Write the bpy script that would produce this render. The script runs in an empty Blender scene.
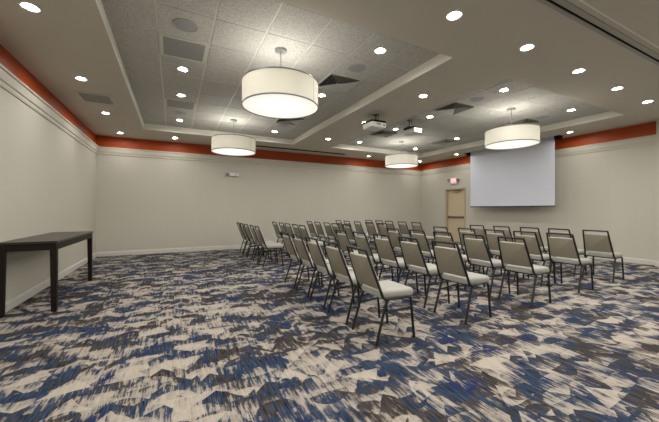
import bpy, bmesh, math, random
from mathutils import Vector, Matrix
random.seed(7)
sc = bpy.context.scene
col = sc.collection
PI = math.pi

# ------------------------------------------------------------------ room size
XL, XR = -1.90, 9.93
YB, YF = 10.35, -3.2
H = 3.335                 # soffit
HT = 3.485                # tiled panels in the two trays
CAM = 1.3
T1 = (-0.68, 3.33, 2.88, 9.02)
T2 = (4.61, 8.63, 2.95, 8.92)
SLOT = (9.38, 9.66, 4.54, 7.66)

# ------------------------------------------------------------------ materials
class NT:
    def __init__(s, name):
        s.m = bpy.data.materials.new(name); s.m.use_nodes = True
        s.t = s.m.node_tree; s.n = s.t.nodes
        s.b = s.n['Principled BSDF']
    def put(s, sock, v):
        if isinstance(v, bpy.types.NodeSocket): s.t.links.new(v, sock)
        else: sock.default_value = v
    def math(s, op, a, b=0.0, c=None, clamp=False):
        q = s.n.new('ShaderNodeMath'); q.operation = op; q.use_clamp = clamp
        s.put(q.inputs[0], a); s.put(q.inputs[1], b)
        if c is not None: s.put(q.inputs[2], c)
        return q.outputs[0]
    def coord(s):
        return s.n.new('ShaderNodeTexCoord').outputs['Object']
    def sep(s, v):
        q = s.n.new('ShaderNodeSeparateXYZ'); s.put(q.inputs[0], v); return q.outputs
    def comb(s, x, y, z=0.0):
        q = s.n.new('ShaderNodeCombineXYZ')
        for i, v in enumerate((x, y, z)): s.put(q.inputs[i], v)
        return q.outputs[0]
    def noise(s, vec, scale, detail=3.0, rough=0.5):
        q = s.n.new('ShaderNodeTexNoise'); s.put(q.inputs['Vector'], vec)
        q.inputs['Scale'].default_value = scale; q.inputs['Detail'].default_value = detail
        q.inputs['Roughness'].default_value = rough
        return q.outputs[0]
    def white(s, vec):
        q = s.n.new('ShaderNodeTexWhiteNoise'); q.noise_dimensions = '3D'; s.put(q.inputs['Vector'], vec)
        return q.outputs['Value']
    def mapr(s, v, a, b, c=0.0, d=1.0, smooth=False):
        q = s.n.new('ShaderNodeMapRange'); s.put(q.inputs[0], v)
        for i, k in enumerate((a, b, c, d)): q.inputs[i+1].default_value = k
        if smooth: q.interpolation_type = 'SMOOTHSTEP'
        return q.outputs[0]
    def mix(s, f, a, b):
        q = s.n.new('ShaderNodeMix'); q.data_type = 'RGBA'
        s.put(q.inputs[0], f)
        s.put(q.inputs[6], a if isinstance(a, bpy.types.NodeSocket) else (*a, 1))
        s.put(q.inputs[7], b if isinstance(b, bpy.types.NodeSocket) else (*b, 1))
        return q.outputs[2]
    def bump(s, hgt, strength=0.3, dist=0.01):
        q = s.n.new('ShaderNodeBump'); q.inputs['Strength'].default_value = strength
        q.inputs['Distance'].default_value = dist; s.put(q.inputs['Height'], hgt)
        s.t.links.new(q.outputs[0], s.b.inputs['Normal'])
    def set(s, base=None, rough=None, metal=None, spec=None):
        if base is not None:
            s.put(s.b.inputs['Base Color'], base if isinstance(base, bpy.types.NodeSocket) else (*base, 1))
        if rough is not None: s.put(s.b.inputs['Roughness'], rough)
        if metal is not None: s.b.inputs['Metallic'].default_value = metal
        if spec is not None: s.b.inputs['Specular IOR Level'].default_value = spec
        return s.m

def simple(name, c, rough=0.5, metal=0.0, var=0.06, scale=20.0, spec=0.5, bump=0.0):
    t = NT(name); n = t.noise(t.coord(), scale)
    lo = tuple(x*(1-var) for x in c); hi = tuple(min(1, x*(1+var)) for x in c)
    t.set(t.mix(n, lo, hi), rough, metal, spec)
    if bump: t.bump(n, bump, 0.002)
    return t.m

def emis(name, c, s):
    t = NT(name); t.set((0.8, 0.8, 0.8), 0.5)
    t.b.inputs['Emission Color'].default_value = (*c, 1); t.b.inputs['Emission Strength'].default_value = s
    return t.m

M = {}
def wall_mat():
    t = NT('wall_vinyl'); c = t.coord(); x, y, z = t.sep(c)
    s = t.math('ADD', x, y)
    weave = t.noise(t.comb(t.math('MULTIPLY', s, 160.0), t.math('MULTIPLY', z, 160.0), 0.0), 1.0, 2)
    strip = t.noise(t.comb(t.math('MULTIPLY', s, 9.0), t.math('MULTIPLY', z, 0.15)), 1.0, 2)
    f = t.math('ADD', t.math('MULTIPLY', weave, 0.7), t.math('MULTIPLY', strip, 0.3))
    t.set(t.mix(f, (0.49, 0.466, 0.40), (0.58, 0.556, 0.482)), 0.6, spec=0.25)
    t.bump(weave, 0.08, 0.002)
    return t.m
M['wall'] = wall_mat()
M['band'] = simple('burnt_orange_paint', (0.42, 0.068, 0.012), 0.5, var=0.05, spec=0.3)
M['crown'] = simple('cream_gloss_trim', (0.55, 0.525, 0.445), 0.6, var=0.02)
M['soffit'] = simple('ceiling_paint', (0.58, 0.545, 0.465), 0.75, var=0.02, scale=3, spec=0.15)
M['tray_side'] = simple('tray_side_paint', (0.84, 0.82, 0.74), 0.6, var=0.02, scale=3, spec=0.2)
def tile_mat():
    t = NT('acoustic_tile'); c = t.coord()
    a = t.noise(c, 55.0, 4, 0.65); b = t.noise(c, 16.0, 3, 0.6)
    f = t.mapr(a, 0.36, 0.60)
    base = t.mix(f, (0.36, 0.35, 0.32), (0.57, 0.56, 0.515))
    base = t.mix(t.mapr(b, 0.3, 0.7, 0.0, 0.35), base, (0.44, 0.43, 0.395))
    t.set(base, 0.9, spec=0.1); t.bump(a, 0.5, 0.006)
    return t.m
M['tile'] = tile_mat()
M['tbar'] = simple('tee_bar_paint', (0.60, 0.585, 0.53), 0.5, var=0.02)
M['louvre'] = simple('louvre_paint', (0.40, 0.39, 0.36), 0.55, var=0.02)
M['base'] = simple('baseboard_paint', (0.60, 0.585, 0.53), 0.4, var=0.02)

def carpet_mat():
    t = NT('printed_carpet'); c = t.coord(); x, y, z = t.sep(c)
    A = lambda *v: v[0] if len(v) == 1 else t.math('ADD', v[0], A(*v[1:]))
    mul = lambda a, b: t.math('MULTIPLY', a, b)
    sub = lambda a, b: t.math('SUBTRACT', a, b)
    cen = lambda a, k: mul(sub(a, 0.5), k)
    wob = t.noise(c, 2.2, 2); wob2 = t.noise(t.comb(y, x, 3.0), 2.2, 2)
    xx = A(x, cen(wob, 0.16)); yy = A(y, cen(wob2, 0.16))
    fine = t.noise(t.comb(mul(x, 105.0), mul(y, 6.0)), 1.0, 3, 0.6)
    med = t.noise(t.comb(mul(x, 36.0), mul(y, 3.4), 5.0), 1.0, 3, 0.6)
    mott = t.noise(t.comb(mul(x, 1.3), y, 2.0), 14.0, 3, 0.65)
    big = t.noise(t.comb(x, y, 9.0), 1.1, 2, 0.5)
    def grid(w, h, seed, stag):
        cy = t.math('FLOOR', t.math('DIVIDE', yy, h))
        u = A(t.math('DIVIDE', xx, w), mul(t.math('MODULO', cy, 2.0), stag))
        cx = t.math('FLOOR', u)
        px = mul(sub(sub(u, cx), 0.5), w); py = mul(sub(sub(t.math('DIVIDE', yy, h), cy), 0.5), h)
        r = [t.white(t.comb(cx, cy, seed+k*3.7)) for k in range(4)]
        return px, py, r
    # half moons with one crisp straight or curved side
    px, py, r = grid(0.32, 0.25, 1.0, 0.5)
    px = A(px, cen(r[2], 0.10)); py = A(py, cen(r[3], 0.08))
    d = t.math('SQRT', A(mul(px, px), mul(mul(py, py), 1.6)))
    inside = t.math('LESS_THAN', d, 0.135)
    half = t.math('GREATER_THAN', mul(py, t.math('SIGN', sub(r[1], 0.4))), -0.015)
    moon = mul(mul(inside, half), t.mapr(r[0], 0.35, 0.4, -0.35, 0.5))
    # pale triangles
    qx, qy, q = grid(0.38, 0.30, 21.0, 0.37)
    flip = t.math('SIGN', sub(q[1], 0.5)); qy = mul(qy, flip)
    tri = mul(t.math('LESS_THAN', t.math('ABSOLUTE', A(qx, cen(q[2], 0.1))), mul(A(qy, 0.11), 0.8)), t.math('LESS_THAN', qy, 0.09))
    tri = mul(tri, t.mapr(q[0], 0.55, 0.58, 0.0, -0.6))
    # streaked blocks that end at a crisp zig-zag
    k = mul(t.math('PINGPONG', A(t.math('DIVIDE', xx, 0.34), 0.2), 0.5), 2.0)
    cu = t.math('FLOOR', t.math('DIVIDE', xx, 0.17))
    v = A(t.math('DIVIDE', yy, 0.26), mul(k, 0.55), mul(t.white(t.comb(cu, 3.0, 1.0)), 0.7))
    cv = t.math('FLOOR', v); fr = sub(v, cv)
    rb = t.white(t.comb(cu, cv, 11.0)); rh = t.white(t.comb(cu, cv, 17.0))
    s1 = t.math('GREATER_THAN', rh, 0.6)
    frr = A(mul(s1, sub(1.0, fr)), mul(sub(1.0, s1), fr))
    a = A(cen(fine, 2.2), cen(med, 2.0), cen(mott, 1.1), cen(big, 0.9), cen(rb, 0.5), cen(frr, 0.75), moon, tri)
    dark = t.mapr(a, -0.22, 0.00)
    mid = t.mapr(a, -0.95, -0.25)
    hue = t.noise(t.comb(x, y, 31.0), 2.4, 2)
    hs = A(hue, cen(med, 0.9), cen(rh, 0.16), cen(mott, 1.0))
    blue = t.mix(t.mapr(fine, 0.35, 0.65), (0.004, 0.008, 0.020), (0.046, 0.070, 0.122))
    blue = t.mix(t.mapr(t.noise(t.comb(y, x, 57.0), 3.0, 2), 0.56, 0.66), blue, (0.016, 0.026, 0.082))
    brown = t.mix(t.mapr(fine, 0.35, 0.65), (0.009, 0.007, 0.007), (0.075, 0.064, 0.060))
    dcol = t.mix(t.mapr(hs, 0.44, 0.54), brown, blue)
    sand = t.mix(t.mapr(fine, 0.3, 0.7), (0.32, 0.282, 0.238), (0.45, 0.402, 0.345))
    taupe = t.mix(t.mapr(fine, 0.35, 0.65), (0.125, 0.108, 0.098), (0.39, 0.345, 0.30))
    sand = t.mix(mul(mid, 0.8), sand, taupe)
    colr = t.mix(dark, sand, dcol)
    pile = t.noise(c, 260.0, 2)
    t.set(colr, 0.95, spec=0.08); t.bump(pile, 0.35, 0.004)
    return t.m
M['carpet'] = carpet_mat()
M['black_metal'] = simple('black_metal', (0.009, 0.0085, 0.008), 0.4, 0.0, var=0.1)
def fabric(name, a, b, rough=0.55, sc_=180.0):
    t = NT(name); n = t.noise(t.coord(), sc_, 2); g = t.noise(t.coord(), 6.0, 2)
    f = t.math('ADD', t.math('MULTIPLY', n, 0.7), t.math('MULTIPLY', g, 0.3))
    t.set(t.mix(f, a, b), rough, spec=0.35); t.bump(n, 0.12, 0.001)
    return t.m
M['cream'] = fabric('cream_upholstery', (0.29, 0.284, 0.255), (0.375, 0.366, 0.33))
M['tan'] = fabric('tan_back_vinyl', (0.265, 0.235, 0.175), (0.335, 0.303, 0.235), 0.5)
def wood_mat(nm, sp, ro):
    t = NT(nm); x, y, z = t.sep(t.coord())
    g = t.noise(t.comb(t.math('MULTIPLY', x, 30.0), t.math('MULTIPLY', y, 1.5), t.math('MULTIPLY', z, 30.0)), 1.0, 4)
    t.set(t.mix(g, (0.009, 0.006, 0.005), (0.026, 0.018, 0.014)), ro, spec=sp)
    return t.m
M['wood'] = wood_mat('espresso_wood', 0.12, 0.45); M['woodtop'] = wood_mat('espresso_wood_top', 0.55, 0.32)
M['door'] = simple('tan_door_paint', (0.57, 0.465, 0.32), 0.45, var=0.03, scale=8)
M['doorframe'] = simple('tan_frame_paint', (0.47, 0.39, 0.27), 0.45, var=0.03, scale=8)
M['bronze'] = simple('bronze_bar', (0.20, 0.155, 0.095), 0.4, 0.5)
M['brass'] = simple('pale_brass', (0.50, 0.42, 0.28), 0.35, 0.6)
M['white'] = simple('white_plastic', (0.72, 0.72, 0.70), 0.4, var=0.02)
M['ring'] = simple('white_trim_ring', (0.75, 0.74, 0.70), 0.4, var=0.02)
M['grey'] = simple('grey_plastic', (0.28, 0.275, 0.27), 0.5, var=0.04)
M['dark'] = simple('dark_void', (0.012, 0.011, 0.010), 0.9, var=0.1, spec=0.1)
M['darkgrey'] = simple('dark_grey_metal', (0.07, 0.068, 0.066), 0.45, 0.2)
M['rim'] = simple('pewter_rim', (0.15, 0.145, 0.14), 0.4, 0.3)
M['alu'] = simple('satin_aluminium', (0.36, 0.345, 0.32), 0.45, 0.4)
M['steel'] = simple('brushed_steel', (0.42, 0.42, 0.42), 0.35, 0.7)
M['bluelens'] = simple('lens_glass', (0.03, 0.035, 0.06), 0.08, 0.0)
M['screen'] = simple('screen_vinyl', (0.68, 0.70, 0.79), 0.7, var=0.012, scale=3, spec=0.15)
def grille_mat(name, lo, hi, n=70.0):
    t = NT(name); x, y, z = t.sep(t.coord())
    a = t.math('PINGPONG', t.math('MULTIPLY', x, n), 0.5)
    b = t.math('PINGPONG', t.math('MULTIPLY', y, n), 0.5)
    f = t.math('MULTIPLY', t.math('GREATER_THAN', a, 0.16), t.math('GREATER_THAN', b, 0.16))
    t.set(t.mix(f, hi, lo), 0.6)
    return t.m
M['grille'] = grille_mat('eggcrate_grille', (0.18, 0.178, 0.172), (0.33, 0.325, 0.31))
M['spk'] = grille_mat('speaker_mesh', (0.235, 0.235, 0.24), (0.35, 0.35, 0.35), 160.0)
def shade_mat():
    t = NT('linen_shade'); n = t.n
    g = t.noise(t.coord(), 120.0, 2)
    c = t.mix(g, (0.72, 0.70, 0.635), (0.79, 0.77, 0.71))
    d = n.new('ShaderNodeBsdfDiffuse'); tr = n.new('ShaderNodeBsdfTranslucent')
    t.put(d.inputs[0], c); t.put(tr.inputs[0], c)
    mx = n.new('ShaderNodeMixShader'); mx.inputs[0].default_value = 0.32
    t.t.links.new(d.outputs[0], mx.inputs[1]); t.t.links.new(tr.outputs[0], mx.inputs[2])
    t.t.links.new(mx.outputs[0], n['Material Output'].inputs[0])
    return t.m
M['shade'] = shade_mat()
def diffuser_mat():
    t = NT('lit_diffuser'); n = t.n
    tr = n.new('ShaderNodeBsdfTranslucent'); tr.inputs[0].default_value = (0.12, 0.12, 0.115, 1)
    e = n.new('ShaderNodeEmission'); e.inputs[0].default_value = (1.0, 0.96, 0.88, 1); e.inputs[1].default_value = DIFF
    a = n.new('ShaderNodeAddShader')
    t.t.links.new(tr.outputs[0], a.inputs[0]); t.t.links.new(e.outputs[0], a.inputs[1])
    t.t.links.new(a.outputs[0], n['Material Output'].inputs[0])
    return t.m
DIFF = 0.54
M['diff'] = diffuser_mat()
M['lamp'] = emis('lit_downlight', (1.0, 0.97, 0.91), 545.0)
M['lampfill'] = emis('fill_downlight', (1.0, 0.97, 0.91), 1300.0)  # stronger emission for the unseen fill lamps added behind the camera
M['lampdim'] = emis('dimmed_downlight', (1.0, 0.97, 0.91), 240.0)
M['exitface'] = emis('exit_face', (1.0, 0.30, 0.34), 0.5)
M['exitred'] = emis('exit_letters', (1.0, 0.10, 0.14), 0.9)

# ------------------------------------------------------------------ helpers
def finish(name, bm, mats, parent=None, smooth=False):
    bmesh.ops.recalc_face_normals(bm, faces=bm.faces[:])
    me = bpy.data.meshes.new(name); bm.to_mesh(me); bm.free()
    for m in (mats if isinstance(mats, (list, tuple)) else [mats]): me.materials.append(m)
    if smooth:
        me.polygons.foreach_set('use_smooth', [True]*len(me.polygons))
        me.set_sharp_from_angle(angle=math.radians(40))
    o = bpy.data.objects.new(name, me); col.objects.link(o)
    if parent: o.parent = parent
    return o
def tag(o, label, cat, group=None):
    o['label'] = label; o['category'] = cat
    if group: o['group'] = group
    return o
def struct(o):
    o['kind'] = 'structure'; return o
def empty(name, loc, label, cat, group=None, rz=0.0):
    o = bpy.data.objects.new(name, None); col.objects.link(o)
    o.empty_display_size = 0.1
    o.location = loc; o.rotation_euler = (0, 0, rz)
    return tag(o, label, cat, group)
def dup(root, loc, label, rz=None, group=None):
    r = root.copy(); col.objects.link(r); r.location = loc; r['label'] = label
    if rz is not None: r.rotation_euler = (0, 0, rz)
    if group: r['group'] = group
    for ch in list(root.children):
        c = ch.copy(); col.objects.link(c); c.parent = r
        for g in list(ch.children):
            d = g.copy(); col.objects.link(d); d.parent = c
    return r
def box(bm, x0, x1, y0, y1, z0, z1, mi=0, bev=0.0):
    vs = [bm.verts.new((x, y, z)) for x in (x0, x1) for y in (y0, y1) for z in (z0, z1)]
    fs = [bm.faces.new([vs[i] for i in f]) for f in
          ((0,1,3,2),(4,6,7,5),(0,4,5,1),(2,3,7,6),(0,2,6,4),(1,5,7,3))]
    for f in fs: f.material_index = mi
    if bev > 0:
        es = list({e for f in fs for e in f.edges})
        r = bmesh.ops.bevel(bm, geom=es, offset=bev, segments=3, profile=0.5, affect='EDGES')
        for f in r['faces']: f.material_index = mi
    return fs
def quad(bm, pts, mi=0):
    f = bm.faces.new([bm.verts.new(p) for p in pts]); f.material_index = mi; return f
def tube(bm, pts, r, seg=10, mi=0):
    P = [Vector(p) for p in pts]; rings = []
    up = None
    for i, p in enumerate(P):
        d = (P[min(i+1, len(P)-1)] - P[max(i-1, 0)]).normalized()
        if up is None:
            a = Vector((0, 0, 1)) if abs(d.z) < 0.9 else Vector((0, 1, 0))
            up = (a - d*a.dot(d)).normalized()
        else: up = (up - d*up.dot(d)).normalized()
        s = d.cross(up)
        rr = r[i] if isinstance(r, (list, tuple)) else r
        rings.append([bm.verts.new(p + (up*math.cos(2*PI*k/seg) + s*math.sin(2*PI*k/seg))*rr) for k in range(seg)])
    for a, b in zip(rings, rings[1:]):
        for k in range(seg):
            bm.faces.new((a[k], a[(k+1) % seg], b[(k+1) % seg], b[k])).material_index = mi
    bm.faces.new(rings[0]).material_index = mi; bm.faces.new(rings[-1]).material_index = mi
def bend(pts, r=0.05, n=4):
    """round the inner corners of a polyline"""
    P = [Vector(p) for p in pts]; out = [P[0]]
    for a, b, c in zip(P, P[1:], P[2:]):
        d1, d2 = (a-b), (c-b); q = min(r, d1.length*0.45, d2.length*0.45)
        s, e = b + d1.normalized()*q, b + d2.normalized()*q
        for k in range(n+1):
            t = k/n; out.append(s*(1-t)**2 + b*2*t*(1-t) + e*t*t)
    return out + [P[-1]]
def lathe(bm, prof, seg=32, c=(0, 0, 0), mi=0, cap=False):
    rings = [[bm.verts.new((c[0]+r*math.cos(2*PI*k/seg), c[1]+r*math.sin(2*PI*k/seg), c[2]+z)) for k in range(seg)] for r, z in prof]
    for a, b in zip(rings, rings[1:]):
        for k in range(seg):
            bm.faces.new((a[k], a[(k+1) % seg], b[(k+1) % seg], b[k])).material_index = mi
    if cap:
        bm.faces.new(rings[0]).material_index = mi; bm.faces.new(rings[-1]).material_index = mi
def extrude_profile(bm, prof, A, B, nrm, mi=0):
    """prof = (out, z) list swept from A to B (xy), out along nrm"""
    A, B, N = Vector((*A, 0)), Vector((*B, 0)), Vector((*nrm, 0))
    r = [[bm.verts.new(P + N*o + Vector((0, 0, z))) for o, z in prof] for P in (A, B)]
    n = len(prof)
    for i in range(n):
        bm.faces.new((r[0][i], r[0][(i+1) % n], r[1][(i+1) % n], r[1][i])).material_index = mi
    bm.faces.new(r[0]).material_index = mi; bm.faces.new(r[1]).material_index = mi

# ------------------------------------------------------------------ shell
bm = bmesh.new(); box(bm, XL-0.2, XR+0.2, YF-0.2, YB+0.2, -0.1, 0.0)
struct(finish('floor', bm, M['carpet']))

DY0, DY1, DZ = 8.03, 8.93, 2.12      # door opening in the right wall
ZB = 3.022                           # lower edge of the orange band
def wall(name, boxes):
    bm = bmesh.new()
    for b in boxes: box(bm, *b[:6], mi=b[6])
    return struct(finish(name, bm, [M['wall'], M['band']]))
wall('wall_left', [(XL-0.15, XL, YF, YB, 0, ZB, 0), (XL-0.15, XL, YF, YB, ZB, H+0.2, 1)])
wall('wall_back', [(XL-0.15, XR+0.15, YB, YB+0.15, 0, ZB, 0), (XL-0.15, XR+0.15, YB, YB+0.15, ZB, H+0.2, 1)])
wall('wall_right', [(XR, XR+0.15, YF, DY0, 0, ZB, 0), (XR, XR+0.15, DY1, YB, 0, ZB, 0),
                    (XR, XR+0.15, DY0, DY1, DZ, ZB, 0), (XR, XR+0.15, YF, YB, ZB, H+0.2, 1)])
wall('wall_front', [(XL-0.15, XR+0.15, YF-0.15, YF, 0, H+0.2, 0)])
PX, PY0, PY1 = 9.80, 1.2, 2.79
wall('wall_pier', [(PX, XR-0.001, PY0, PY1, 0.0, H, 0)])

# ceiling with two trays and the screen slot
def ceiling():
    bm = bmesh.new()
    holes = (T1, T2, SLOT)
    xs = sorted({XL-0.15, XR+0.15, *[h[0] for h in holes], *[h[1] for h in holes]})
    ys = sorted({YF-0.15, YB+0.15, *[h[2] for h in holes], *[h[3] for h in holes]})
    for a, b in zip(xs, xs[1:]):
        for c, d in zip(ys, ys[1:]):
            mx, my = (a+b)/2, (c+d)/2
            if any(h[0] < mx < h[1] and h[2] < my < h[3] for h in holes): continue
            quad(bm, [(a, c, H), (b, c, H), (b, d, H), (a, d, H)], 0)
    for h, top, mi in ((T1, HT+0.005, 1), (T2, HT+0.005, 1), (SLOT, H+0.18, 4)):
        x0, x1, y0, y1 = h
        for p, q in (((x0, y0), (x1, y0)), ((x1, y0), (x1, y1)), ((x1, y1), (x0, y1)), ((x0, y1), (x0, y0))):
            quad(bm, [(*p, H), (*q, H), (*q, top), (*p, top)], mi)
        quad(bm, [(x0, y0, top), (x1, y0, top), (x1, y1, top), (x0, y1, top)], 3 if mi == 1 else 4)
    # dropped-edge tiles
    for (x0, x1, y0, y1), cx in ((T1, 1.325), (T2, 6.57)):
        gx = [x0] + [cx-0.3+0.6*k for k in range(-6, 7) if x0+0.06 < cx-0.3+0.6*k < x1-0.06] + [x1]
        gy = [y0] + [3.085+0.61*k for k in range(0, 12) if y0+0.06 < 3.085+0.61*k < y1-0.06] + [y1]
        for a, b in zip(gx, gx[1:]):
            for c, d in zip(gy, gy[1:]):
                g = 0.011
                box(bm, a+g, b-g, c+g, d-g, HT, HT+0.0045, 2)
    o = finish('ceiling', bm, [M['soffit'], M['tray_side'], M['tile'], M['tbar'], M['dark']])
    for p in o.data.polygons: pass
    return struct(o)
ceiling()

# crown mouldings, baseboards
CR = [(0.0, 2.815), (0.014, 2.815), (0.022, 2.835), (0.026, 2.875), (0.040, 2.882), (0.044, 2.895),
      (0.060, 2.985), (0.078, 2.997), (0.078, ZB), (0.0, ZB)]
BB = [(0.0, 0.0), (0.016, 0.0), (0.016, 0.095), (0.012, 0.115), (0.0, 0.12)]
def mould(name, prof, A, B, n, m):
    bm = bmesh.new(); extrude_profile(bm, prof, A, B, n); return struct(finish(name, bm, m))
mould('trim_1', CR, (XL, YF), (XL, YB), (1, 0), M['crown'])
mould('trim_2', CR, (XL, YB), (XR, YB), (0, -1), M['crown'])
mould('trim_3', CR, (XR, PY1), (XR, YB), (-1, 0), M['crown'])
mould('baseboard_left', BB, (XL, YF), (XL, YB), (1, 0), M['base'])
mould('baseboard_back', BB, (XL, YB), (XR, YB), (0, -1), M['base'])
bm = bmesh.new()
extrude_profile(bm, BB, (XR, PY1), (XR, DY0-0.02), (-1, 0)); extrude_profile(bm, BB, (XR, DY1+0.02), (XR, YB), (-1, 0))
struct(finish('baseboard_right', bm, M['base']))
bm = bmesh.new()
extrude_profile(bm, BB, (PX, PY0), (PX, PY1), (-1, 0)); extrude_profile(bm, BB, (PX-0.016, PY1), (XR, PY1), (0, 1))
struct(finish('baseboard_pier', bm, M['base']))

# ------------------------------------------------------------------ door
bm = bmesh.new()      # jambs and head lining the opening
box(bm, XR-0.02, XR+0.15, DY0-0.045, DY0+0.03, 0, DZ+0.045)
box(bm, XR-0.02, XR+0.15, DY1-0.03, DY1+0.045, 0, DZ+0.045)
box(bm, XR-0.02, XR+0.15, DY0+0.03, DY1-0.03, DZ-0.03, DZ+0.045)
door = struct(finish('door_1', bm, M['doorframe']))
bm = bmesh.new(); box(bm, XR+0.08, XR+0.125, DY0+0.033, DY1-0.033, 0.008, DZ-0.033)
finish('door_leaf', bm, M['door'], door)
bm = bmesh.new()
box(bm, XR+0.025, XR+0.06, DY0+0.05, DY1-0.06, 0.965, 1.03, bev=0.008)
box(bm, XR+0.055, XR+0.08, DY0+0.05, DY0+0.17, 0.955, 1.04, bev=0.006)
box(bm, XR+0.055, XR+0.08, DY1-0.16, DY1-0.06, 0.955, 1.04, bev=0.006)
finish('push_bar', bm, M['bronze'], door)
bm = bmesh.new()
box(bm, XR+0.03, XR+0.08, DY0+0.25, DY0+0.55, 1.98, 2.045, bev=0.012)
tube(bm, [(XR+0.04, DY0+0.33, 2.05), (XR+0.0, DY0+0.55, 2.07), (XR+0.03, DY0+0.70, 2.09)], 0.010)
finish('door_closer', bm, M['brass'], door)

# ------------------------------------------------------------------ exit sign + emergency light
ES = empty('exit_sign', (XR, 8.52, 2.43), 'red lit exit sign with two lamp heads above the tan door', 'exit sign')
bm = bmesh.new(); box(bm, -0.055, 0.0, -0.15, 0.15, -0.12, 0.12, bev=0.012); finish('housing', bm, M['white'], ES)
bm = bmesh.new(); box(bm, -0.060, -0.052, -0.125, 0.125, -0.06, 0.10); finish('sign_face', bm, M['exitface'], ES)
def letters(parent):
    # seen from the room (+Y is to the viewer's left): strokes in (u right, v up)
    bm = bmesh.new(); Hh, W, s = 0.11, 0.042, 0.011
    def st(u0, v0, u1, v1):
        a, b = Vector((u0, v0)), Vector((u1, v1)); d = (b-a).normalized(); n = Vector((-d.y, d.x))*s/2
        pts = [a-n, b-n, b+n, a+n]
        for xx in (-0.0645,):
            lo = [bm.verts.new((xx, -p.x, p.y)) for p in pts]; hi = [bm.verts.new((-0.059, -p.x, p.y)) for p in pts]
            bm.faces.new(lo); bm.faces.new(hi)
            for i in range(4): bm.faces.new((lo[i], lo[(i+1) % 4], hi[(i+1) % 4], hi[i]))
    z0 = -0.035
    u = -0.107
    st(u, z0, u, z0+Hh)
    for k in (0.0055, Hh/2, Hh-0.0055): st(u, z0+k, u+W, z0+k)
    u = -0.050
    st(u, z0, u+W, z0+Hh); st(u, z0+Hh, u+W, z0)
    u = 0.028; st(u, z0, u, z0+Hh)
    u = 0.062; st(u+W/2-0.002, z0, u+W/2-0.002, z0+Hh); st(u-0.004, z0+Hh-0.0055, u+W, z0+Hh-0.0055)
    return finish('letters', bm, M['exitred'], parent)
letters(ES)
for s in (-1, 1):
    bm = bmesh.new()
    tube(bm, [(-0.03, s*0.14, 0.05), (-0.05, s*0.20, 0.05)], 0.012)
    tube(bm, [(-0.02, s*0.21, 0.055), (-0.06, s*0.215, 0.05), (-0.10, s*0.22, 0.035), (-0.105, s*0.22, 0.034)], [0.028, 0.05, 0.055, 0.045], 16)
    finish('lamp_head', bm, M['grey'], ES, smooth=True)

EL = empty('emergency_light', (1.70, YB, 2.44), 'pale twin-head emergency light high on the back wall', 'emergency light')
bm = bmesh.new(); box(bm, -0.10, 0.10, -0.06, 0.0, -0.06, 0.06, bev=0.02); finish('housing', bm, M['white'], EL, smooth=True)
bm = bmesh.new(); box(bm, -0.20, 0.20, -0.03, 0.001, -0.035, 0.035, bev=0.014); finish('back_plate', bm, M['grey'], EL, smooth=True)
for s in (-1, 1):
    bm = bmesh.new()
    tube(bm, [(s*0.145, -0.02, 0), (s*0.15, -0.06, 0), (s*0.155, -0.10, -0.012), (s*0.156, -0.105, -0.013)], [0.03, 0.05, 0.055, 0.045], 16)
    o = finish('lamp_head', bm, M['grey'] if s < 0 else M['white'], EL, smooth=True)

# ------------------------------------------------------------------ projection screen
PS = empty('projection_screen', (9.53, 6.10, 1.38), 'white pull-down projection screen hanging before the right wall', 'projection screen')
bm = bmesh.new(); box(bm, -0.002, 0.002, -1.365, 1.365, 0.03, 2.08); finish('screen_fabric', bm, M['screen'], PS)
bm = bmesh.new(); box(bm, -0.018, 0.018, -1.375, 1.375, -0.005, 0.032, bev=0.008); finish('bottom_bar', bm, M['darkgrey'], PS)
bm = bmesh.new(); tube(bm, [(0.04, -1.42, 2.055), (0.04, 1.42, 2.055)], 0.040, 20); finish('roller', bm, M['darkgrey'], PS, smooth=True)
for a, b in ((-1.51, -1.372), (1.372, 1.51)):
    bm = bmesh.new(); box(bm, -0.06, 0.10, a, b, 1.875, 2.11, bev=0.006); finish('end_bracket', bm, M['dark'], PS)

# ------------------------------------------------------------------ console table
TB = empty('console_table', (-1.605, 6.0, 0), 'long dark espresso wood console table against the left wall', 'table')
tx, ty, th = 0.275, 0.965, 0.90
bm = bmesh.new(); box(bm, -tx-0.012, tx+0.012, -ty-0.012, ty+0.012, th-0.028, th, bev=0.004); finish('tabletop', bm, M['woodtop'], TB)
bm = bmesh.new()
for s in (-1, 1):
    box(bm, s*(tx-0.006)-0.010, s*(tx-0.006)+0.006 if s > 0 else s*(tx-0.006)+0.010, -ty+0.06, ty-0.06, th-0.115, th-0.028)
    box(bm, -tx+0.06, tx-0.06, s*(ty-0.012)-0.010, s*(ty-0.012)+0.010, th-0.115, th-0.028)
finish('apron', bm, M['wood'], TB)
for sx in (-1, 1):
    for sy in (-1, 1):
        bm = bmesh.new(); L = 0.068
        xo, yo = sx*tx, sy*ty
        xi, yi = sx*(tx-L), sy*(ty-L); xb, yb = sx*(tx-L*0.82), sy*(ty-L*0.82)
        top = [(xo, yo), (xi, yo), (xi, yi), (xo, yi)]; bot = [(xo, yo), (xb, yo), (xb, yb), (xo, yb)]
        a = [bm.verts.new((*p, 0)) for p in bot]; b = [bm.verts.new((*p, th-0.028)) for p in top]
        bm.faces.new(a); bm.faces.new(b)
        for i in range(4): bm.faces.new((a[i], a[(i+1) % 4], b[(i+1) % 4], b[i]))
        bmesh.ops.bevel(bm, geom=bm.edges[:], offset=0.003, segments=2, affect='EDGES')
        finish('leg', bm, M['wood'], TB)

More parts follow.
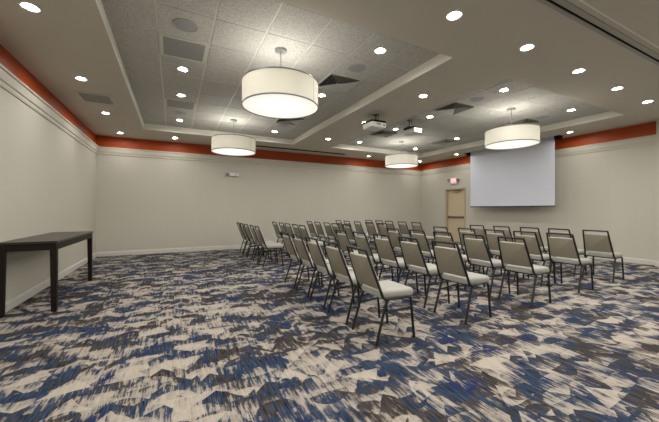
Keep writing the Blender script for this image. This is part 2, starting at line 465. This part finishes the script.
# ------------------------------------------------------------------ chairs
def build_chair():
    R = 0.0138
    root = empty('banquet_chair', (0, 0, 0), '', 'chair', 'banquet chairs set out in rows')
    # back frame: an inverted U running down under the seat
    bm = bmesh.new()
    left = [(0.125, 0.212, 0.418), (0.085, 0.212, 0.445), (-0.090, 0.179, 0.910)]
    right = [(x, -y, z) for x, y, z in reversed(left)]
    tube(bm, bend(left+right, 0.006, 2), R, 8)
    finish('back_frame', bm, M['black_metal'], root, smooth=True)
    for s in (1, -1):
        bm = bmesh.new(); tube(bm, bend([(0.150, s*0.212, 0.418), (0.115, s*0.213, 0.375), (0.0, s*0.224, 0.006)], 0.03), R, 8)
        tube(bm, [(0.0, s*0.224, 0.0), (0.005, s*0.2235, 0.02)], 0.0145, 8)
        finish('leg', bm, M['black_metal'], root, smooth=True)
    for s in (1, -1):
        bm = bmesh.new(); tube(bm, bend([(0.35, s*0.212, 0.420), (0.425, s*0.213, 0.418), (0.462, s*0.222, 0.006)], 0.06, 6), R, 8)
        tube(bm, [(0.462, s*0.222, 0.0), (0.460, s*0.2215, 0.02)], 0.0145, 8)
        finish('leg', bm, M['black_metal'], root, smooth=True)
    for s in (1, -1):
        bm = bmesh.new(); tube(bm, [(0.088, s*0.2155, 0.290), (0.434, s*0.2155, 0.312)], 0.0105, 8)
        finish('stretcher', bm, M['black_metal'], root, smooth=True)
    bm = bmesh.new()
    for s in (1, -1): tube(bm, [(0.11, s*0.212, 0.418), (0.37, s*0.212, 0.420)], 0.0105, 8)
    tube(bm, [(0.13, -0.212, 0.416), (0.13, 0.212, 0.416)], 0.009, 8)
    tube(bm, [(0.39, -0.212, 0.418), (0.39, 0.212, 0.418)], 0.009, 8)
    finish('seat_frame', bm, M['black_metal'], root, smooth=True)
    # cushion: rings of a rounded rectangle, domed top
    bm = bmesh.new()
    def outline(x0, x1, w0, w1, r, n=6):
        pts = []
        for cx, cy, a0 in ((x1-r, w1-r, 0), (x0+r, w0-r, PI/2), (x0+r, -w0+r, PI), (x1-r, -w1+r, 1.5*PI)):
            for k in range(n+1):
                a = a0 + k*PI/2/n; pts.append((cx+r*math.cos(a), cy+r*math.sin(a)))
        return pts
    def ring(ins, z):
        return [bm.verts.new((x, y, z)) for x, y in outline(0.075+ins, 0.482-ins, 0.196-ins*0.6, 0.222-ins, max(0.055-ins*0.3, 0.015))]
    rs = [ring(0.012, 0.427), ring(0.002, 0.434), ring(0.0, 0.447), ring(0.0, 0.468), ring(0.004, 0.482), ring(0.014, 0.493), ring(0.035, 0.500), ring(0.085, 0.505)]
    for a, b in zip(rs, rs[1:]):
        for k in range(len(a)): bm.faces.new((a[k], a[(k+1) % len(a)], b[(k+1) % len(a)], b[k]))
    bm.faces.new(rs[0]); bm.faces.new(rs[-1])
    finish('seat', bm, M['cream'], root, smooth=True)
    # padded back: cream front and edges, tan vinyl rear panel
    bm = bmesh.new()
    d = Vector((-0.175, 0, 0.465)).normalized(); nb = Vector((-d.z, 0, d.x))      # nb points backwards
    O = Vector((0.085, 0, 0.445))
    def bring(ins, t):
        out = []
        L0, L1 = 0.082, 0.425
        for l, w in outline(L0+ins, L1-ins, 0.190-ins, 0.174-ins, max(0.018-ins*0.3, 0.006), 4):
            out.append(bm.verts.new(O + d*l + Vector((0, w, 0)) + nb*t))
        return out
    rs = [(0.03, -0.036), (0.010, -0.031), (0.0, -0.018), (0.0, 0.004), (0.003, 0.009), (0.008, 0.011)]
    rr = [bring(*a) for a in rs]
    for i, (a, b) in enumerate(zip(rr, rr[1:])):
        for k in range(len(a)):
            bm.faces.new((a[k], a[(k+1) % len(a)], b[(k+1) % len(a)], b[k])).material_index = 1 if i >= 4 else 0
    bm.faces.new(rr[0]).material_index = 0; bm.faces.new(rr[-1]).material_index = 1
    finish('backrest', bm, [M['cream'], M['tan']], root, smooth=True)
    return root
proto = build_chair()
SEATS = {   # row: (near block x, y pairs), (far block x, y pairs), from the camera end
 'A': ([(1.72, 2.60), (1.735, 3.20), (1.74, 3.79), (1.75, 4.36), (1.76, 4.95)], [(1.76, 6.90), (1.76, 7.43), (1.76, 8.08), (1.76, 8.66), (1.76, 9.16)]),
 'B': ([(2.93, 2.59), (2.93, 3.22), (2.90, 3.79), (2.86, 4.34), (2.82, 4.90)], [(2.83, 6.82), (2.83, 7.30), (2.82, 7.87), (2.83, 8.42), (2.82, 9.06)]),
 'C': ([(4.20, 2.59), (4.17, 3.16), (4.12, 3.72), (4.10, 4.30), (4.05, 4.94)], [(4.01, 6.73), (4.00, 7.34), (4.00, 7.84), (3.98, 8.45), (3.98, 9.06)]),
 'D': ([(5.59, 2.67), (5.50, 3.17), (5.43, 3.68), (5.36, 4.24), (5.28, 4.84)], [(5.20, 6.83), (5.20, 7.44), (5.20, 8.10), (5.18, 8.72), (5.20, 9.33)]),
 'E': ([(6.92, 2.74), (6.84, 3.29), (6.77, 3.81), (6.70, 4.38), (6.62, 4.95)], [(6.38, 6.77), (6.36, 7.36), (6.34, 7.98), (6.34, 8.52), (6.32, 9.11)]),
}
JIT = random.Random(3)
first = True
def put_chair(x, y, rz, label):
    global first
    if first:
        proto.location = (x, y, 0); proto.rotation_euler = (0, 0, rz); proto['label'] = label; first = False
    else: dup(proto, (x, y, 0), label, rz)
SHORT = {'A': 'back row', 'B': 'second row', 'C': 'middle row', 'D': 'fourth row', 'E': 'front row'}
NL = {0: 'beige banquet chair at the camera end of the near block, {r}', 1: 'beige banquet chair second from the camera end, near block, {r}',
      2: 'beige banquet chair in the centre of the near block, {r}', 3: 'beige banquet chair second from the aisle, near block, {r}',
      4: 'beige banquet chair on the aisle, near block, {r}'}
FL = {0: 'beige banquet chair on the aisle, far block, {r}', 1: 'beige banquet chair second from the aisle, far block, {r}',
      2: 'beige banquet chair in the centre of the far block, {r}', 3: 'beige banquet chair second from the wall end, far block, {r}',
      4: 'beige banquet chair at the wall end, far block, {r}'}
for r in 'ABCDE':
    for txt, spots in zip((NL, FL), SEATS[r]):
        for i, (x, y) in enumerate(spots):
            put_chair(x, y, math.radians(JIT.uniform(-2, 2)), txt[i].format(r=SHORT[r]))

# ------------------------------------------------------------------ drum pendants
def build_pendant(loc, label):
    root = empty('drum_pendant', loc, label, 'pendant light', 'drum pendants under the tiled trays')
    R_, zt, zb = 0.512, -0.472, -0.790
    bm = bmesh.new(); lathe(bm, [(0.0, 0.0), (0.082, 0.0), (0.082, -0.016), (0.074, -0.026), (0.0, -0.028)], 28)
    finish('ceiling_canopy', bm, M['steel'], root, smooth=True)
    bm = bmesh.new(); tube(bm, [(0, 0, -0.03), (0, 0, -0.62)], 0.008, 10); finish('stem', bm, M['steel'], root, smooth=True)
    bm = bmesh.new(); lathe(bm, [(R_, zb), (R_, zt), (R_-0.003, zt), (R_-0.003, zb), (R_, zb)], 72)
    sh = finish('lamp_shade', bm, M['shade'], root, smooth=True)
    bm = bmesh.new()
    for z0, z1 in ((zt-0.012, zt+0.004), (zb-0.004, zb+0.012)):
        lathe(bm, [(R_-0.006, z0), (R_+0.004, z0), (R_+0.004, z1), (R_-0.006, z1), (R_-0.006, z0)], 72)
    finish('rim', bm, M['rim'], sh, smooth=False)
    bm = bmesh.new()
    a = -0.92
    c, s = math.cos(a), math.sin(a)
    for w in (1,):
        p0 = Vector((c*(R_+0.0005), s*(R_+0.0005), 0)); t = Vector((-s, c, 0)); n = Vector((c, s, 0))
        vs = []
        for z in (zb+0.012, zt-0.012):
            for k, o in ((-0.003, 0), (0.003, 0), (0.003, 0.0016), (-0.003, 0.0016)):
                vs.append(bm.verts.new(p0 + t*k + n*o + Vector((0, 0, z))))
        for f in ((0, 1, 2, 3), (4, 5, 6, 7), (0, 1, 5, 4), (1, 2, 6, 5), (2, 3, 7, 6), (3, 0, 4, 7)): bm.faces.new([vs[i] for i in f])
    finish('seam', bm, M['brass'], sh)
    bm = bmesh.new(); lathe(bm, [(0.0, zb+0.012), (0.30, zb+0.010), (R_-0.007, zb+0.006)], 48); finish('diffuser', bm, M['diff'], root, smooth=True)
    bm = bmesh.new()
    for k in range(3):
        q = 2*PI*k/3 + 0.4; tube(bm, [(0, 0, -0.61), (math.cos(q)*0.16, math.sin(q)*0.16, -0.61)], 0.008, 8)
        e = 2*PI*k/3 + 0.4
    for k in range(3):
        q = 2*PI*k/3 - 0.5; tube(bm, [(0, 0, zt-0.02), (math.cos(q)*(R_-0.004), math.sin(q)*(R_-0.004), zt-0.02)], 0.004, 6)
    finish('socket_spider', bm, M['steel'], root, smooth=True)
    return root
P1 = build_pendant((1.305, 4.02, HT), 'largest drum pendant, nearest the camera, under the left tiled tray')
dup(P1, (1.305, 7.68, HT), 'drum pendant under the far end of the left tiled tray')
dup(P1, (6.51, 4.08, HT), 'drum pendant in front of the projection screen, right tiled tray')
dup(P1, (6.54, 7.70, HT), 'smallest drum pendant, far end of the right tiled tray')
for x, y in ((1.305, 4.02), (1.305, 7.68), (6.51, 4.08), (6.54, 7.70)):
    l = bpy.data.lights.new('pendant_bulb', 'POINT'); l.energy = 23.0; l.color = (1.0, 0.965, 0.90); l.shadow_soft_size = 0.10
    o = bpy.data.objects.new('pendant_bulb', l); col.objects.link(o); o.location = (x, y, HT-0.61)

# ------------------------------------------------------------------ downlights
def build_down(loc, label):
    root = empty('downlight', loc, label, 'downlight', 'recessed downlights in the ceiling')
    bm = bmesh.new(); lathe(bm, [(0.078, 0.0), (0.079, -0.010), (0.074, -0.013), (0.068, -0.011), (0.048, -0.003), (0.048, 0.0)], 28)
    finish('trim_ring', bm, M['ring'], root, smooth=True)
    bm = bmesh.new(); lathe(bm, [(0.0485, -0.004), (0.03, -0.0045), (0.0005, -0.005)], 20); finish('lens', bm, M['lamp'], root)
    return root
LT = 'left soffit'
downs = [
 (-1.28, 4.08, H, 'downlight in left soffit at the top left picture corner'),
 (-1.28, 5.96, H, 'downlight in left soffit just before the grey air grille'),
 (-1.28, 7.87, H, 'downlight in left soffit just beyond the grey air grille'),
 (-1.27, 9.75, H, 'downlight in the far left corner of the soffit'),
 (0.03, 9.70, H, 'downlight in back soffit beyond the left tray'),
 (6.62, 9.68, H, 'downlight in back soffit seen left of the smallest pendant'),
 (9.30, 9.75, H, 'downlight in the far right corner of the soffit'),
 (9.28, 7.87, H, 'downlight in right soffit before the exit sign'),
 (9.28, 4.25, H, 'downlight in right soffit beside the near end of the screen'),
 (2.61, 2.24, H, 'first downlight from the left in the near soffit row'),
 (3.94, 2.27, H, 'second downlight from the left in the near soffit row'),
 (5.28, 2.31, H, 'third downlight from the left in the near soffit row'),
 (6.62, 2.35, H, 'fourth downlight from the left in the near soffit row'),
 (7.95, 2.38, H, 'fifth downlight, rightmost in the near soffit row'),
 (3.97, 4.09, H, 'nearest downlight in the soffit strip between the two trays'),
 (3.97, 5.95, H, 'downlight glowing beside the left projector on the soffit strip'),
 (3.97, 7.84, H, 'farthest downlight in the soffit strip between the trays'),
 (0.125, 3.40, HT, 'left tray tile downlight at the top picture edge'),
 (0.125, 5.25, HT, 'left tray tile downlight just beyond the grey tile grille'),
 (0.125, 6.47, HT, 'left tray tile downlight before the far grey grille'),
 (0.125, 8.30, HT, 'farthest tile downlight along the left tray'),
 (2.52, 3.40, HT, 'tile downlight right of the largest pendant near tray edge'),
 (2.52, 5.25, HT, 'tile downlight just behind the largest pendant shade'),
 (2.52, 8.30, HT, 'far right tile downlight in the left tray'),
 (5.37, 3.50, HT, 'tile downlight at the near left corner of the right tray'),
 (7.77, 3.54, HT, 'tile downlight at the near right corner of the right tray'),
 (5.37, 5.31, HT, 'tile downlight right of the right projector'),
 (5.37, 6.55, HT, 'tile downlight between the two projectors'),
 (5.37, 8.35, HT, 'tile downlight above left of the smallest pendant'),
 (7.77, 6.57, HT, 'tile downlight left of the pendant in front of screen'),
 (7.77, 8.38, HT, 'tile downlight just over the right edge of the smallest pendant'),
]
D0 = None; DIM = None; BRI = None
for x, y, z, lab in downs:
    if D0 is None: D0 = build_down((x, y, z), lab)
    else: dup(D0, (x, y, z), lab)
for x in (-1.0, 2.6, 6.2, 9.2):     # unseen lamps added behind the camera to light the near half of the room
    for y in (0.2, -1.8):
        r = dup(D0, (x, y, H), 'added unseen downlight in the soffit behind the camera', group='added fill downlights behind the camera')
        for ch in r.children:
            if ch.name.split('.')[0] == 'lens':
                if BRI is None: BRI = ch.data.copy(); BRI.materials[0] = M['lampfill']
                ch.data = BRI
for x in (-1.28, 0.0, 1.30):  # near row carried on out of view, added for light on the near half
    dup(D0, (x, 2.22, H), 'added unseen downlight in the soffit overhead, above the picture', group='added downlights overhead')

for o in [o for o in col.objects if o.name.split('.')[0] == 'downlight']:      # lamps along the walls set dimmer to tone down the wall brightness
    x, y, z = o.location
    if y > 1 and (x < -1.2 or x > 9.0 or y > 9.5):
        for ch in o.children:
            if ch.name.split('.')[0] == 'lens':
                if DIM is None: DIM = ch.data.copy(); DIM.materials[0] = M['lampdim']
                ch.data = DIM

# ------------------------------------------------------------------ air grilles, diffusers, speakers
def build_grille(name, loc, sx, sy, label, fr=0.03, fm='soffit'):
    root = empty(name, loc, label, 'air grille')
    bm = bmesh.new()
    for a in ((-sx, sx, -sy, -sy+fr), (-sx, sx, sy-fr, sy), (-sx, -sx+fr, -sy+fr, sy-fr), (sx-fr, sx, -sy+fr, sy-fr)):
        box(bm, *a, -0.008, 0.0)
    finish('frame', bm, M[fm], root)
    bm = bmesh.new(); box(bm, -sx+fr, sx-fr, -sy+fr, sy-fr, -0.004, 0.0); finish('grid_core', bm, M['grille'], root)
    return root
build_grille('air_grille', (-1.265, 6.92, H), 0.27, 0.29, 'grey square air grille in the left soffit', 0.045)
build_grille('air_grille', (0.125, 4.61, HT), 0.285, 0.29, 'grey square grille beside the near ceiling speaker, left tray', 0.035)
build_grille('air_grille', (0.125, 7.06, HT), 0.285, 0.29, 'grey square grille at the far left of the left tray', 0.035)
def build_diffuser(loc, label):
    root = empty('air_diffuser', loc, label, 'air diffuser', 'louvred air diffusers in the tiles')
    def rings(bm, a0, a1, z0, z1, t=0.003):
        # one sloped square louvre, inner top to outer bottom
        lo = [Vector((sx*a1, sy*a1, z1)) for sx, sy in ((-1, -1), (1, -1), (1, 1), (-1, 1))]
        hi = [Vector((sx*a0, sy*a0, z0)) for sx, sy in ((-1, -1), (1, -1), (1, 1), (-1, 1))]
        V = [[bm.verts.new(p + Vector((0, 0, o))) for p in q] for o in (0, t) for q in (lo, hi)]
        for i in range(4):
            j = (i+1) % 4
            bm.faces.new((V[0][i], V[0][j], V[1][j], V[1][i])); bm.faces.new((V[2][i], V[2][j], V[3][j], V[3][i]))
            bm.faces.new((V[0][i], V[0][j], V[2][j], V[2][i])); bm.faces.new((V[1][i], V[1][j], V[3][j], V[3][i]))
    bm = bmesh.new(); box(bm, -0.28, 0.28, -0.28, 0.28, -0.004, -0.001); finish('back_box', bm, M['dark'], root)
    bm = bmesh.new()
    for k in range(6):
        a1 = 0.275-0.044*k; rings(bm, max(a1-0.030, 0.004), a1, -0.006, -0.036)
    finish('louvres', bm, M['louvre'], root)
    bm = bmesh.new()
    for a in ((-0.29, 0.29, -0.29, -0.275), (-0.29, 0.29, 0.275, 0.29), (-0.29, -0.275, -0.275, 0.275), (0.275, 0.29, -0.275, 0.275)):
        box(bm, *a, -0.012, 0.0)
    finish('frame', bm, M['tbar'], root)
    return root
F0 = build_diffuser((2.525, 4.61, HT), 'louvred air diffuser right of the largest pendant')
for x, y, lab in ((2.525, 7.06, 'louvred air diffuser partly hidden under the largest pendant'),
                  (5.37, 4.61, 'louvred air diffuser near the left edge of the right tray'),
                  (7.77, 4.61, 'louvred air diffuser peeking over the pendant before the screen'),
                  (7.77, 7.06, 'louvred air diffuser right of the smallest pendant'),
                  (5.37, 7.06, 'louvred air diffuser below the left projector')):
    dup(F0, (x, y, HT), lab)
def build_speaker(loc, label):
    root = empty('ceiling_speaker', loc, label, 'speaker', 'round ceiling speakers')
    bm = bmesh.new(); lathe(bm, [(0.138, 0.0), (0.140, -0.006), (0.130, -0.009), (0.124, -0.006), (0.124, 0.0)], 40); finish('trim_ring', bm, M['louvre'], root, smooth=True)
    bm = bmesh.new(); lathe(bm, [(0.125, -0.004), (0.06, -0.007), (0.001, -0.008)], 32); finish('speaker_grille', bm, M['spk'], root, smooth=True)
    return root
S0 = build_speaker((0.125, 4.0, HT), 'round grey ceiling speaker at upper left, nearest the camera')
for x, y, lab in ((0.125, 7.65, 'round ceiling speaker at the far left of the left tray'),
                  (2.52, 4.0, 'round ceiling speaker right of the largest pendant'),
                  (2.52, 7.62, 'round ceiling speaker between the largest pendant and second pendant'),
                  (5.37, 4.05, 'round ceiling speaker at the near end of the right tray'),
                  (7.77, 4.12, 'round ceiling speaker above right of the pendant before screen')):
    dup(S0, (x, y, HT), lab)
# linear slot diffuser in the back soffit
LD = empty('slot_diffuser', (3.99, 9.74, H), 'long dark linear slot diffuser in the back soffit', 'air diffuser')
bm = bmesh.new(); box(bm, -1.64, 1.64, -0.095, -0.085, -0.004, 0.0); box(bm, -1.64, 1.64, 0.085, 0.095, -0.004, 0.0); finish('edge_frame', bm, M['darkgrey'], LD)
bm = bmesh.new(); box(bm, -1.64, 1.64, -0.085, 0.085, -0.003, 0.0); finish('slot', bm, M['dark'], LD)
# folding partition track
TR = empty('partition_track', (4.0, 1.66, H), 'dark slotted partition track across the near ceiling', 'track')
for a, b in ((-0.072, -0.014), (0.014, 0.055)):
    bm = bmesh.new(); box(bm, -5.88, 5.72, a, b, -0.012, 0.0, bev=0.003); finish('rail', bm, M['alu'], TR)
bm = bmesh.new(); box(bm, -5.88, 5.72, -0.014, 0.014, -0.003, 0.0); finish('slot', bm, M['dark'], TR)
bm = bmesh.new(); box(bm, -5.88, 5.72, -0.145, -0.128, -0.006, 0.0); finish('cover_strip', bm, M['ring'], TR)
# sprinkler covers
for i, (x, y, lab) in enumerate(((-0.86, 4.75, 'small flat sprinkler cover in the near left soffit'), (-0.98, 8.47, 'small flat sprinkler cover in the far left soffit'))):
    bm = bmesh.new(); lathe(bm, [(0.0005, -0.006), (0.034, -0.006), (0.036, 0.004), (0.0005, 0.004)], 20)
    o = finish('ceiling_sprinkler', bm, M['soffit']); o.location = (x, y, H+0.001); tag(o, lab, 'sprinkler')

# ------------------------------------------------------------------ projectors
def projector(loc, w, d, h, zc, top, label, mx, my):
    """w along x, d along y, hung so that the body centre is zc above the base Empty"""
    root = empty('ceiling_projector', loc, label, 'projector')
    z0, z1 = zc-h/2, zc+h/2
    bm = bmesh.new(); box(bm, -w/2, w/2, -d/2, d/2, z0, z1, bev=0.02); b = finish('body', bm, M['white'], root, smooth=True)
    bm = bmesh.new(); box(bm, -w/2-0.004, w/2+0.004, -d/2-0.004, d/2+0.004, z1-0.035, z1+0.012, bev=0.01); finish('top_plate', bm, M['dark'], b)
    bm = bmesh.new()
    for k in range(5): box(bm, -0.06+0.022*k, -0.048+0.022*k, -d/2-0.003, -d/2+0.003, zc-0.02, zc+0.015)
    box(bm, w/2-0.07, w/2-0.03, -d/2-0.004, -d/2+0.003, zc-0.03, zc+0.0)
    finish('vent', bm, M['darkgrey'], b)
    bm = bmesh.new(); tube(bm, [(w/2-0.01, 0, zc), (w/2+0.035, 0, zc), (w/2+0.045, 0, zc)], [0.05, 0.05, 0.042], 20); finish('lens', bm, M['bluelens'], root, smooth=True)
    bm = bmesh.new()
    tube(bm, [(mx, my, z1), (mx, my, top-0.01)], 0.016, 10)
    for s in (-1, 1):
        tube(bm, [(mx, my, z1+0.05), (mx+s*0.10, my-0.10, z1+0.008)], 0.011, 8)
        tube(bm, [(mx, my, z1+0.05), (mx+s*0.10, my+0.10, z1+0.008)], 0.011, 8)
    lathe(bm, [(0.001, 0), (0.055, 0), (0.055, -0.014), (0.001, -0.014)], 24, (mx, my, top))
    finish('ceiling_mount', bm, M['darkgrey'], root, smooth=True)
    bm = bmesh.new()
    tube(bm, bend([(mx+0.07, my, top), (mx+0.09, my+0.02, top-0.08), (mx-0.02, my+0.08, z1+0.05), (mx-0.08, my+0.10, z1+0.01)], 0.04), 0.006, 8)
    finish('cable', bm, M['dark'], root, smooth=True)
    return root
projector((3.81, 5.36, 3.085), 0.36, 0.36, 0.135, 0.0, H-3.085, 'white projector hung from the soffit strip, left of the two', 0.06, 0.02)
projector((5.20, 5.70, 3.205), 0.27, 0.36, 0.14, 0.0, HT-3.205, 'smaller white projector hung under the right tray, right of two', -0.06, 0.05)

# ------------------------------------------------------------------ camera, world, view
cam = bpy.data.cameras.new('camera'); co = bpy.data.objects.new('camera', cam); col.objects.link(co)
FPX = 304.5
cam.sensor_width = 36.0; cam.sensor_fit = 'HORIZONTAL'; cam.lens = FPX/659*36
cam.shift_y = -1.6/659; cam.clip_start = 0.05
co.location = (0, 0, CAM); co.rotation_euler = (PI/2, 0, -math.radians(27.08))
sc.camera = co
w = bpy.data.worlds.new('world'); sc.world = w; w.use_nodes = True
w.node_tree.nodes['Background'].inputs[0].default_value = (1.0, 0.95, 0.88, 1)
w.node_tree.nodes['Background'].inputs[1].default_value = 0.05
vs = sc.view_settings
vs.view_transform = 'Standard'; vs.look = 'None'; vs.gamma = 1.0; vs.use_curve_mapping = False
vs.exposure = 0.39
sc.cycles.use_denoising = True
sc.cycles.max_bounces = 10; sc.cycles.diffuse_bounces = 6
sc.cycles.sample_clamp_indirect = 6.0
